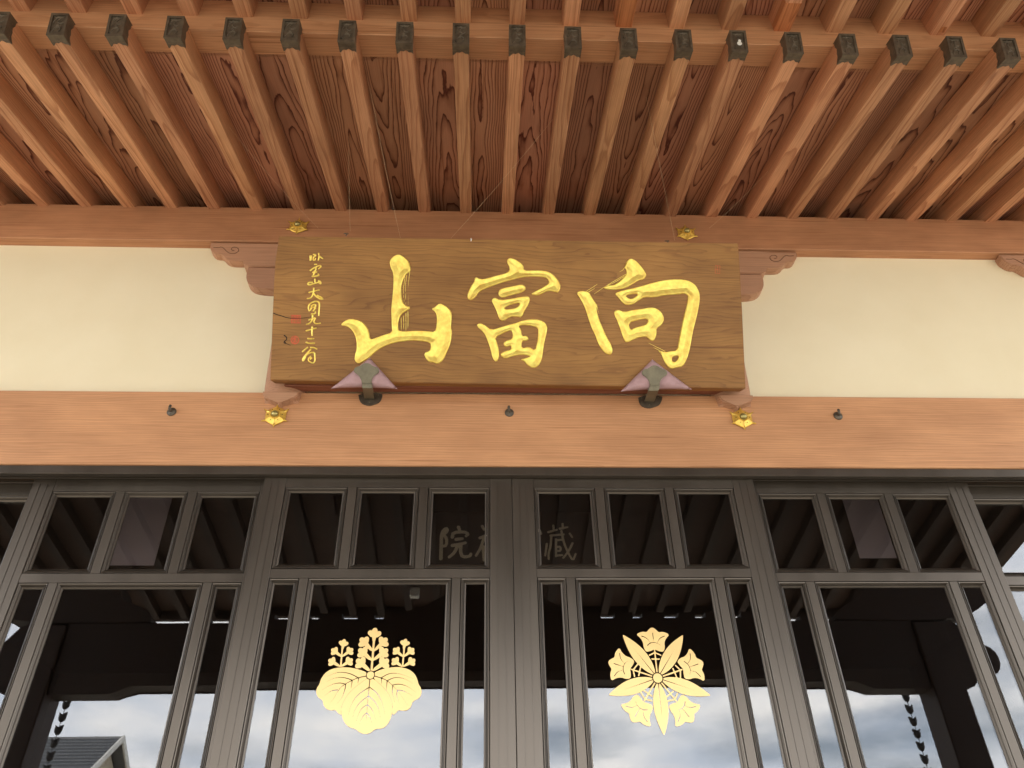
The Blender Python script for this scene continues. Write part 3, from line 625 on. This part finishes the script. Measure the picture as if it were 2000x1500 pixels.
flat('red_seal', L5, 12.5, strokes=[[(450 + 95 * math.cos(a), 800 + 95 * math.sin(a)) for a in [i * .35 for i in range(19)]], [(400, 760), (500, 750)], [(390, 800), (510, 800)], [(410, 850), (500, 840)], [(450, 730), (450, 880)]], r=.0030, label='small round red seal below the square one')
flat('red_seal', (1365, 500), 1, strokes=comb(32, 41, 19, 34, 3)[:4] + [[(36.5, 19), (36.5, 34)], [(32, 26), (41, 26)]], r=.0012, label='faint red seal near the right end')
flat('crack', L5, 12.5, strokes=[smooth_poly([(-70, 150), (0, 180), (120, 210), (240, 255), (380, 275), (560, 275), (700, 260), (850, 240)], 2, False)], r=.0026, mat='crack', h=.0009)
flat('crack', L5, 12.5, strokes=[smooth_poly([(190, 690), (250, 730), (250, 800), (190, 830), (180, 880), (250, 890), (340, 930)], 2, False), [(200, 840), (230, 880)]], r=.003, mat='crack', h=.0009)

o = obj('support_ledge', B(-1.17, 1.13, -.055, -.001, 3.946 - 3.94, 3.966 - 3.94, .003), M['ledge']); o.location = (0, 0, 3.94)
tag(o, 'narrow reddish ledge under the bottom edge of the signboard', 'ledge')

# ------------------------------------------------------------------ clamps and cushions
def clamp(dx, hx_, side):
    """dx: shift in photo pixels of the first clamp's tracing"""
    ox, oy = 640 + dx[0], 690 + dx[1]
    hx, hy = 640 + hx_[0], 690 + hx_[1]
    t = empty('metal_clamp', tuple(U(ox + 81, oy + 92, 0).tolist()), f'bronze clamp with a cloud-shaped head holding the {side} part of the signboard', 'clamp', 'clamps holding the signboard')
    base = t.location.copy()
    pl = [(735, 965), (1335, 965), (1330, 1070), (1270, 1190), (1150, 1240), (1010, 1280), (860, 1240), (780, 1170)]
    q = [U(ox + x / 12.5, oy + y / 12.5, -.006) for x, y in smooth_poly(pl, 1)]
    bm = bmesh.new(); prism(bm, [(p[0] - base.x, p[2] - base.z) for p in q], -.006, 0, .001); pt = obj('mounting_plate', bm, M['iron'], t)
    for x, y in ((825, 1025), (1240, 1020), (1020, 1195)):
        c = U(ox + x / 12.5, oy + y / 12.5, -.008); bm = bmesh.new(); ball(bm, (c[0] - base.x, -.007, c[2] - base.z), .0035, .003, .0035, 8, 5); obj('screw', bm, M['clamp'], pt)
    off = .062
    hp = [(628, 420), (660, 350), (740, 315), (800, 322), (835, 270), (900, 238), (990, 238), (1060, 270), (1100, 325), (1170, 325), (1240, 370), (1262, 430), (1225, 490), (1130, 530), (1080, 590), (1068, 680), (1075, 740), (835, 740), (825, 680), (800, 580), (740, 510), (660, 480)]
    W = lambda x, y: Vector(onplane(hx + x / 12.5, hy + y / 12.5, BO - en * off, en).tolist()) - base
    f = [W(*p) for p in smooth_poly(hp, 1)]; nn = Vector(en.tolist()) * .007; bm = bmesh.new()
    a = [bm.verts.new(v) for v in f]; b = [bm.verts.new(v + nn) for v in f]; fa = bm.faces.new(a); bm.faces.new(b[::-1])
    for i in range(len(f)): j = (i + 1) % len(f); bm.faces.new((a[j], a[i], b[i], b[j]))
    bmesh.ops.bevel(bm, geom=list(fa.edges), offset=.0025, segments=2, affect='EDGES')
    obj('cloud_head', bm, M['clamp'], t)
    # strap: from the head down, bending back to the plate
    top = [W(835, 742), W(1075, 742)]
    lowz = U(ox + 960 / 12.5, oy + 800 / 12.5, -.215)[2] - base.z
    pl0, pl1 = U(ox + 895 / 12.5, oy + 1120 / 12.5, -.01), U(ox + 1135 / 12.5, oy + 1120 / 12.5, -.01)
    mx_ = hx * .72 + ox * .28; mid0, mid1 = U(mx_ + 845 / 12.5, oy + 850 / 12.5, -.19), U(mx_ + 1095 / 12.5, oy + 850 / 12.5, -.19)
    rows = [(top[0], top[1]), (Vector(mid0.tolist()) - base, Vector(mid1.tolist()) - base)]
    mx_ = hx * .55 + ox * .45; m2a, m2b = U(mx_ + 860 / 12.5, oy + 910 / 12.5, -.15), U(mx_ + 1108 / 12.5, oy + 910 / 12.5, -.15)
    rows += [(Vector(m2a.tolist()) - base, Vector(m2b.tolist()) - base), (Vector(pl0.tolist()) - base, Vector(pl1.tolist()) - base)]
    bm = bmesh.new(); th = Vector((0, .004, .006)); prev = None; first = None
    for A_, B_ in rows:
        vs = [bm.verts.new(A_), bm.verts.new(B_), bm.verts.new(B_ + th), bm.verts.new(A_ + th)]
        if prev:
            for i in range(4): bm.faces.new((prev[i], prev[(i + 1) % 4], vs[(i + 1) % 4], vs[i]))
        else: bm.faces.new(vs[::-1])
        prev = vs
    bm.faces.new(prev)
    obj('strap', bm, M['clamp'], t)
clamp((0, 0), (0, 0), 'left'); clamp((547, 5), (563, 4.5), 'right')
def cushion(tri, side):
    n = 20; a, b, c = [np.array(p, float) for p in tri]   # left, top, right (photo px)
    org = onplane(*(0.5 * (a + c)), BO - en * .03, en); bm = bmesh.new(); rows = []
    for s_ in (1, -1):
        rows = []
        for i in range(n + 1):
            row = []
            for j in range(n + 1 - i):
                w1, w2 = i / n, j / n; w0 = 1 - w1 - w2        # w1 top, w2 right, w0 left
                p = a * w0 + b * w1 + c * w2
                bulge = (w0 * w1 * 4) * .0 ; sag = 4 * w0 * w2 * (1 - w1) * -2.6; edge = min(w0, w1, w2)
                # sides swell outwards a little, the foot draws up
                p = p + np.array([0, sag * (w1 < .5) * (1 - 2 * w1 if w1 < .5 else 0)])
                h = .030 * (1 - math.exp(-edge * 9)) + .0045 * math.sin(30 * w2 + 9 * w1 + 2) * min(1, edge * 12) * (w2 > .35) + .002 * math.sin(15 * w0 - 17 * w1) * min(1, edge * 10)
                q = onplane(p[0], p[1], BO - en * .030, en) - en * (h * s_ * (1 if s_ > 0 else .75)) - org
                row.append((i, j, q))
            rows.append(row)
        vv = {}
        for row in rows:
            for i, j, q in row: vv[i, j] = bm.verts.new(q.tolist())
        for i in range(n):
            for j in range(n - i):
                bm.faces.new((vv[i, j], vv[i, j + 1], vv[i + 1, j]))
                if j < n - i - 1: bm.faces.new((vv[i, j + 1], vv[i + 1, j + 1], vv[i + 1, j]))
    bmesh.ops.remove_doubles(bm, verts=bm.verts, dist=.0004)
    o = obj('cushion', bm, M['cloth'], None, True); o.location = org.tolist()
    tag(o, f'mauve cloth corner cushion under the {side} bronze clamp of the signboard', 'cushion', 'cushions under the clamps')
cushion([(646, 759), (722, 699), (777, 760)], 'left'); cushion([(1212, 765), (1274, 702), (1352, 761)], 'right')

# ------------------------------------------------------------------ rosettes, hooks, small fittings
def rosette():
    t = empty('gold_rosette'); Ro = .066; bm = bmesh.new(); n = 72; rings = []
    def star(a): d = (a * 6 / (2 * math.pi)) % 1; d = d if d < .5 else 1 - d; return .78 + .30 * max(0, 1 - d / .10) ** 1.4 + .06 * (1 - d / .5)
    for rho, h in ((1., .002), (1., .006), (.93, .010), (.8, .013), (.62, .018), (.5, .022), (.40, .023), (.34, .018)):
        rings.append([bm.verts.new((Ro * rho * (star(a) if rho > .45 else .73) * math.sin(a), -h - (.006 * max(0, star(a) - .75) / .25 if rho > .9 else 0), -Ro * rho * (star(a) if rho > .45 else .73) * math.cos(a))) for a in [2 * math.pi * k / n for k in range(n)]])
    for a, b in zip(rings, rings[1:]):
        for k in range(n): bm.faces.new((a[k], a[(k + 1) % n], b[(k + 1) % n], b[k]))
    bm.faces.new(rings[0][::-1]); bm.faces.new(rings[-1]); p = obj('star_plate', bm, M['brass'], t, True)
    for k in range(6):
        a = 2 * math.pi * (k + .5) / 6; bm = bmesh.new(); ball(bm, (.036 * math.sin(a), -.0195, .036 * math.cos(a)), .0025, .0015, .0025, 8, 5); obj('heart_hole', bm, M['crack'], p)
    bm = bmesh.new()
    for k in range(20):
        a = 2 * math.pi * k / 20; ball(bm, (.0225 * math.sin(a), -.0245, .0225 * math.cos(a)), .0033, .006, .0033, 7, 5)
    obj('petal_ring', bm, M['brass'], t, True)
    bm = bmesh.new(); ball(bm, (0, -.027, 0), .0175, .017, .0175, 18, 10); obj('dome', bm, M['patina'], t, True)
    return t
r0 = rosette()
for i, (x, z, lab) in enumerate([(-1.290, 5.190, 'gold star rosette on the upper beam above the left end of the signboard'), (1.122, 5.186, 'gold star rosette on the upper beam above the right part of the signboard'),
                                 (-1.198, 3.790, 'gold star rosette on the lower beam below the left end of the signboard'), (1.206, 3.792, 'gold star rosette on the lower beam below the right end of the signboard')]):
    o = r0 if i == 0 else copy_tree(r0); o.location = (x, -.0005, z); tag(o, lab, 'ornament', 'gold star rosettes on the beams')
def hook():
    t = empty('bent_hook'); bm = bmesh.new(); n = 24; rings = []
    for rr, h in ((.0235, .001), (.0235, .004), (.019, .007), (.012, .008), (.008, .012)):
        rings.append([bm.verts.new((rr * math.cos(a), -h, rr * math.sin(a) * 1.05)) for a in [2 * math.pi * k / n for k in range(n)]])
    for a, b in zip(rings, rings[1:]):
        for k in range(n): bm.faces.new((a[k], a[(k + 1) % n], b[(k + 1) % n], b[k]))
    bm.faces.new(rings[0][::-1]); bm.faces.new(rings[-1]); obj('round_plate', bm, M['iron'], t, True)
    bm = bmesh.new(); tube(bm, [(0, -.008, 0), (-.002, -.020, .000), (-.003, -.027, .004), (-.003, -.029, .011), (-.003, -.028, .023)], [.0075, .0075, .0075, .0072, .0070], 10); obj('bent_peg', bm, M['iron'], t, True)
    return t
h0 = hook()
for i, (x, z, lab) in enumerate([(-1.726, 3.813, 'dark bent hook on the lower beam left of the signboard'), (-.008, 3.822, 'dark bent hook on the lower beam under the middle of the signboard'), (1.722, 3.816, 'dark bent hook on the lower beam right of the signboard')]):
    o = h0 if i == 0 else copy_tree(h0); o.location = (x, -.0005, z); tag(o, lab, 'hook', 'bent hooks on the lower beam')
for i, ((px, py), lab) in enumerate([((676, 455.5), 'tiny dark eye screw on the top edge of the signboard at the left'), ((1304, 470), 'tiny dark eye screw on the top edge of the signboard at the right')]):
    p = onplane(px, py + 4, BO + en * .02, en); bm = bmesh.new(); tube(bm, [(-.014, 0, .012), (-.004, 0, .014), (0, 0, .008), (.0, 0, -.004)], .003, 6)
    tube(bm, [(.004 + .006 * math.cos(a), 0, .012 + .005 * math.sin(a)) for a in [i_ * .7 for i_ in range(10)]], .002, 6)
    o = obj('eye_screw', bm, M['iron'], None, True); o.location = p.tolist(); tag(o, lab, 'screw', 'eye screws on the signboard')
p = onplane(920, 468, BO - en * .003, en); bm = bmesh.new(); tube(bm, [(0, 0, -.011), (.001, -.001, 0), (0, 0, .010)], [.002, .0035, .003], 8)
o = obj('white_cocoon', bm, M['white'], None, True); o.location = p.tolist(); tag(o, 'tiny white cocoon on the top edge of the signboard near its middle', 'cocoon')
def thread(a, ya, b, yb, lab):
    A_, B_ = Vector(U(*a, ya).tolist()), Vector(U(*b, yb).tolist()); bm = bmesh.new(); L_ = (B_ - A_)
    tube(bm, [Vector((0, 0, 0)) + L_ * t - Vector((0, 0, .02 * 4 * t * (1 - t))) for t in [k / 8 for k in range(9)]], .0004, 4)
    o = obj('spider_thread', bm, M['thread']); o.location = A_; tag(o, lab, 'spider thread', 'spider threads under the eaves')
thread((1262, 189), -.95, (1318, 470), -.3, 'pale spider thread hanging down to the right upper rosette')
thread((681, 250), -.6, (684, 452), -.4, 'pale upright spider thread above the left part of the signboard')
thread((723, 171), -1.0, (782, 465), -.3, 'pale slanting spider thread between the left rafters and the signboard')
thread((1090, 220), -.8, (880, 466), -.35, 'pale spider thread crossing the middle rafters towards the signboard top')
thread((445, 245), -.7, (622, 446), -.1, 'long pale spider thread across the rafters above the left rosette')
thread((1530, 300), -.5, (1385, 446), -.1, 'pale spider thread across the rafters to the right of the right rosette')

# ------------------------------------------------------------------ seen through the glass
inn = empty('inner_signboard', (0, 1.2, 3.3), 'dim inner signboard with pale characters seen behind the middle door glass', 'signboard')
IY = 1.2
ib0, ib1 = U(800, 1125, IY), U(1180, 1000, IY)
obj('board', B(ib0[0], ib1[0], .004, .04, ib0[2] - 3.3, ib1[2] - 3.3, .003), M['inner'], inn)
def inner_char(strokes, r):
    T = lambda p: U(840 + p[0] / 6.667, 1010 + p[1] / 6.667, IY)[[0, 2]].tolist(); k = (T((1000, 300))[0] - T((500, 300))[0]) / 500
    S = [[T(p) for p in smooth_poly(q, 1, False)] for q in strokes]; al = [p for q in S for p in q]; g = .003
    xs = np.arange(min(p[0] for p in al) - .02, max(p[0] for p in al) + .02, g); ys = np.arange(min(p[1] for p in al) - .02, max(p[1] for p in al) + .02, g); X, Y = np.meshgrid(xs, ys); F = np.full(X.shape, -1e9)
    for q in S: F = np.maximum(F, stroke_field(X, Y, q, r * k * 1.2, r * k))
    link('character', field_mesh('character', F, xs, ys, M['ink'], None, lambda u, v, _: (u, 0, v - 3.3)), inn)
inner_char([[(140, 540), (145, 380), (150, 200), (210, 140), (230, 180), (170, 230), (215, 270), (215, 370), (160, 380)], [(370, 130), (385, 170)], [(290, 260), (300, 200), (450, 190), (500, 220), (470, 245)], [(340, 290), (420, 280)], [(290, 370), (400, 350), (460, 335)], [(350, 390), (320, 460), (250, 520)], [(400, 370), (395, 450), (420, 520), (520, 510), (530, 480)]], 19)
inner_char([[(680, 120), (700, 160)], [(650, 270), (720, 240)], [(700, 280), (660, 400), (600, 500)], [(690, 380), (700, 560)]], 17)
inner_char([[(1420, 170), (1445, 215)]], 16)
inner_char([[(1540, 195), (1650, 165)], [(1605, 110), (1610, 170)], [(1690, 150), (1790, 130)], [(1725, 90), (1730, 150)], [(1570, 240), (1740, 225)], [(1580, 250), (1570, 380), (1540, 480), (1545, 545)], [(1520, 350), (1500, 500)], [(1640, 290), (1640, 510)], [(1650, 300), (1720, 295)], [(1650, 390), (1700, 385), (1700, 440), (1650, 440)], [(1650, 500), (1720, 495)], [(1710, 180), (1740, 330), (1800, 470), (1860, 570), (1895, 480)], [(1855, 340), (1800, 450), (1735, 530)], [(1820, 215), (1850, 260)]], 13)
for (px0, px1), side in (((212, 330), 'left'), ((1642, 1752), 'right')):
    Yp = .75; a_, b_ = U(px0 if side == 'left' else px0 + 38, 1104 if side == 'left' else 1090, Yp), U(px1 - (30 if side == 'left' else 0), 1104 if side == 'left' else 1090, Yp); tz = 3.9
    o = obj('hanging_paper', B(-(b_[0] - a_[0]) / 2, (b_[0] - a_[0]) / 2, 0, .004, 0, tz - a_[2]), M['paper']); o.location = ((a_[0] + b_[0]) / 2, Yp, a_[2])
    tag(o, f'pale sheet hanging inside behind the middle top pane of the {side} plain door', 'paper', 'pale sheets hanging inside')

# ------------------------------------------------------------------ what the glass mirrors: porch, rain chains, house
VM = 2 * .07
def mir(px, py, Yv): p = U(px, py, Yv); return float(p[0]), float(VM - Yv), float(p[2])
PY = 4.04
porch = empty('porch', (0, VM - PY, 0), 'timber entrance porch with square posts and a heavy beam mirrored in the door glass', 'porch')
yb = -PY + VM
zb = mir(1000, 1347, PY)[2]; zt = mir(1000, 1216, PY)[2]
xl = mir(91, 1362, PY)[0]; xr = mir(1826, 1365, PY)[0]; PWD = .31
print('porch', zb, zt, xl, xr)
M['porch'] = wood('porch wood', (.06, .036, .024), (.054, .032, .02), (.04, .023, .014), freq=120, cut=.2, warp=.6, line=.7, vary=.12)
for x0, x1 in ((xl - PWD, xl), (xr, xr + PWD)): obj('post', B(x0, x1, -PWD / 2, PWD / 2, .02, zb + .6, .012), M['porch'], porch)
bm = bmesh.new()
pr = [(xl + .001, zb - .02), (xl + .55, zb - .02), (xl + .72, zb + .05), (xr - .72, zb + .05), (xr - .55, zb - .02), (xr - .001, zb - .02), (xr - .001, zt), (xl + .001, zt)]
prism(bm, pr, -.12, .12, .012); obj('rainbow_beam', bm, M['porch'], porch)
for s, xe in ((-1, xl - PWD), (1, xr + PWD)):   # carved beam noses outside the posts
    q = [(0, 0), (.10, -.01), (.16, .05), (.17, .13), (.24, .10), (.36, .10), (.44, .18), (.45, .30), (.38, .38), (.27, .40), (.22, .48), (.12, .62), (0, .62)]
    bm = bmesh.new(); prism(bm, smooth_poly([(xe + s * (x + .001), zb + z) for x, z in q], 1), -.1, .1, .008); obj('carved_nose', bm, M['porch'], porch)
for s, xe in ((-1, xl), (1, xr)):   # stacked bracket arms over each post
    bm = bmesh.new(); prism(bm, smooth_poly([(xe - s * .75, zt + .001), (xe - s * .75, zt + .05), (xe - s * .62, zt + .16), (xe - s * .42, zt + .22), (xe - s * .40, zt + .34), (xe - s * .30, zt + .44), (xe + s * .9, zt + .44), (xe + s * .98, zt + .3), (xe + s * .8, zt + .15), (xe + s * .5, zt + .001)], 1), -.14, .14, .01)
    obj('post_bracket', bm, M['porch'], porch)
for x in np.arange(xl + 1.2, xr - 1.0, .31): obj('bearing_block', B(x - .05 - .06 * abs(math.sin(x * 5)), x + .06 + .05 * abs(math.sin(x * 9)), -.07, .07, zt + .002, zt + .075, .004), M['porch'], porch)
# carved frog-leg panel above the beam in the middle, blocks along it
fk = [(-1.05, 0), (-1.0, .08), (-.7, .12), (-.45, .26), (-.2, .40), (0, .44), (.2, .40), (.45, .26), (.7, .12), (1.0, .08), (1.05, 0)]
xm = mir(960, 1180, PY)[0]; bm = bmesh.new(); prism(bm, smooth_poly([(xm + x, zt + .001 + z) for x, z in fk], 1), -.05, .05, .01); obj('frog_leg_strut', bm, M['porch'], porch)
ez0, ez1, ey0, ey1 = zt + .55, 5.15, -5.25, -2.55     # porch roof underside
psl = (ez1 - ez0) / (ey1 - ey0)
WX = 5.7
bm = bmesh.new(); pf = [(ey0, ez0 + .10), (ey1, ez1 + .10), (ey1, ez1 + .34), (ey0, ez0 + .34)]
prism(bm, pf, -WX, WX)
for v in bm.verts: v.co = Vector((v.co.y, v.co.x - yb, v.co.z))
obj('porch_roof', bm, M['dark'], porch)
pl_ = math.hypot(ey1 - ey0, ez1 - ez0); pr_me = finish(B(0, pl_, -.04, .04, 0, .095, .003), 'porch_rafter', M['porch'])
ang = math.atan(psl)
for k in range(-17, 18):
    o = link('porch_rafter', pr_me, porch); c, s = math.cos(ang), math.sin(ang)
    o.matrix_local = Matrix(((0, -1, 0, k * .32), (c, 0, -s, ey0 - yb), (s, 0, c, ez0), (0, 0, 0, 1)))
obj('fascia', B(-WX, WX, ey0 - .08 - yb, ey0 - .005 - yb, ez0 - .004, ez0 + .30, .004), M['porch'], porch)
# lamp under the porch roof
lp = mir(810, 1158, 4.9); t = empty('ceiling_lamp', (lp[0], lp[1], lp[2]), 'small white lamp under the porch roof mirrored above the three-leaf crest', 'lamp')
obj('lamp_body', B(-.05, .05, -.05, .05, -.05, .05, .006), M['white'], t); bm = bmesh.new(); tube(bm, [(0, 0, .05), (0, 0, .25)], .008, 6); obj('stem', bm, M['iron'], t)
def cup():
    bm = bmesh.new(); n = 12; rings = []
    for f in range(5):
        z = -.075 + f * .02; rr = (.016, .030, .036, .036, .040)[f]
        rings.append([bm.verts.new((rr * math.cos(a) * 1.05, rr * math.sin(a), z + (.036 * abs(math.cos(a)) - .020 if f == 4 else 0))) for a in [2 * math.pi * k / n for k in range(n)]])
    for a, b in zip(rings, rings[1:]):
        for k in range(n): bm.faces.new((a[k], a[(k + 1) % n], b[(k + 1) % n], b[k]))
    bm.faces.new(rings[0][::-1]); tube(bm, [(0, 0, -.07), (0, 0, .05)], .004, 5)
    return finish(bm, 'cup', M['chain'])
cup_me = cup()
for (px, py), lab in (((1776, 1352), 'rain chain of metal cups mirrored in the plain door on the right'), ((123, 1366), 'rain chain of metal cups mirrored in the plain door on the left')):
    q = mir(px, py, 5.35); t = empty('rain_chain', q, lab, 'rain chain', 'rain chains at the porch corners')
    for k in range(-2, 22): c_ = link('cup', cup_me, t); c_.location = (0, 0, -.125 * k)
# neighbouring house
HY = 27.; ap = mir(238, 1437, HY + 4); rl = mir(60, 1437, HY + 4)
hs = empty('neighbour_house', (ap[0] - 5, ap[1], 0), 'pale house with a dark slate gable roof mirrored in the plain door on the left', 'house')
hx, hz = 5., ap[2]; ev = hz - 2.9; dp = 4.1
bm = bmesh.new(); prism(bm, [(-dp + .5, 0.01), (dp - .5, .01), (dp - .5, ev), (0, hz - .45), (-dp + .5, ev)], -6, 4.6)
for v in bm.verts: v.co = Vector((v.co.y, v.co.x, v.co.z))
obj('wall', bm, M['stucco'], hs)
for s in (-1, 1):
    bm = bmesh.new(); prism(bm, [(0, hz), (s * (dp + .3), ev - .45), (s * (dp + .3), ev - .6), (0, hz - .16)], -7, 5.)
    for v in bm.verts: v.co = Vector((v.co.y, v.co.x, v.co.z))
    rf = obj('roof', bm, M['slate'], hs)
    for i in range(1, 22):
        f = i / 22; y0, z0 = s * (dp + .3) * f, hz + (ev - .45 - hz) * f
        obj('slate_course', B(-7, 5, min(y0, y0 + s * .05), max(y0, y0 + s * .04), z0 - .03, z0 + .02), M['slate'], rf)
    bm = bmesh.new(); prism(bm, [(0, hz + .05), (s * (dp + .35), ev - .42), (s * (dp + .35), ev - .66), (0, hz - .22)], 5.001, 5.08)
    for v in bm.verts: v.co = Vector((v.co.y, v.co.x, v.co.z))
    obj('bargeboard', bm, M['white'], hs)
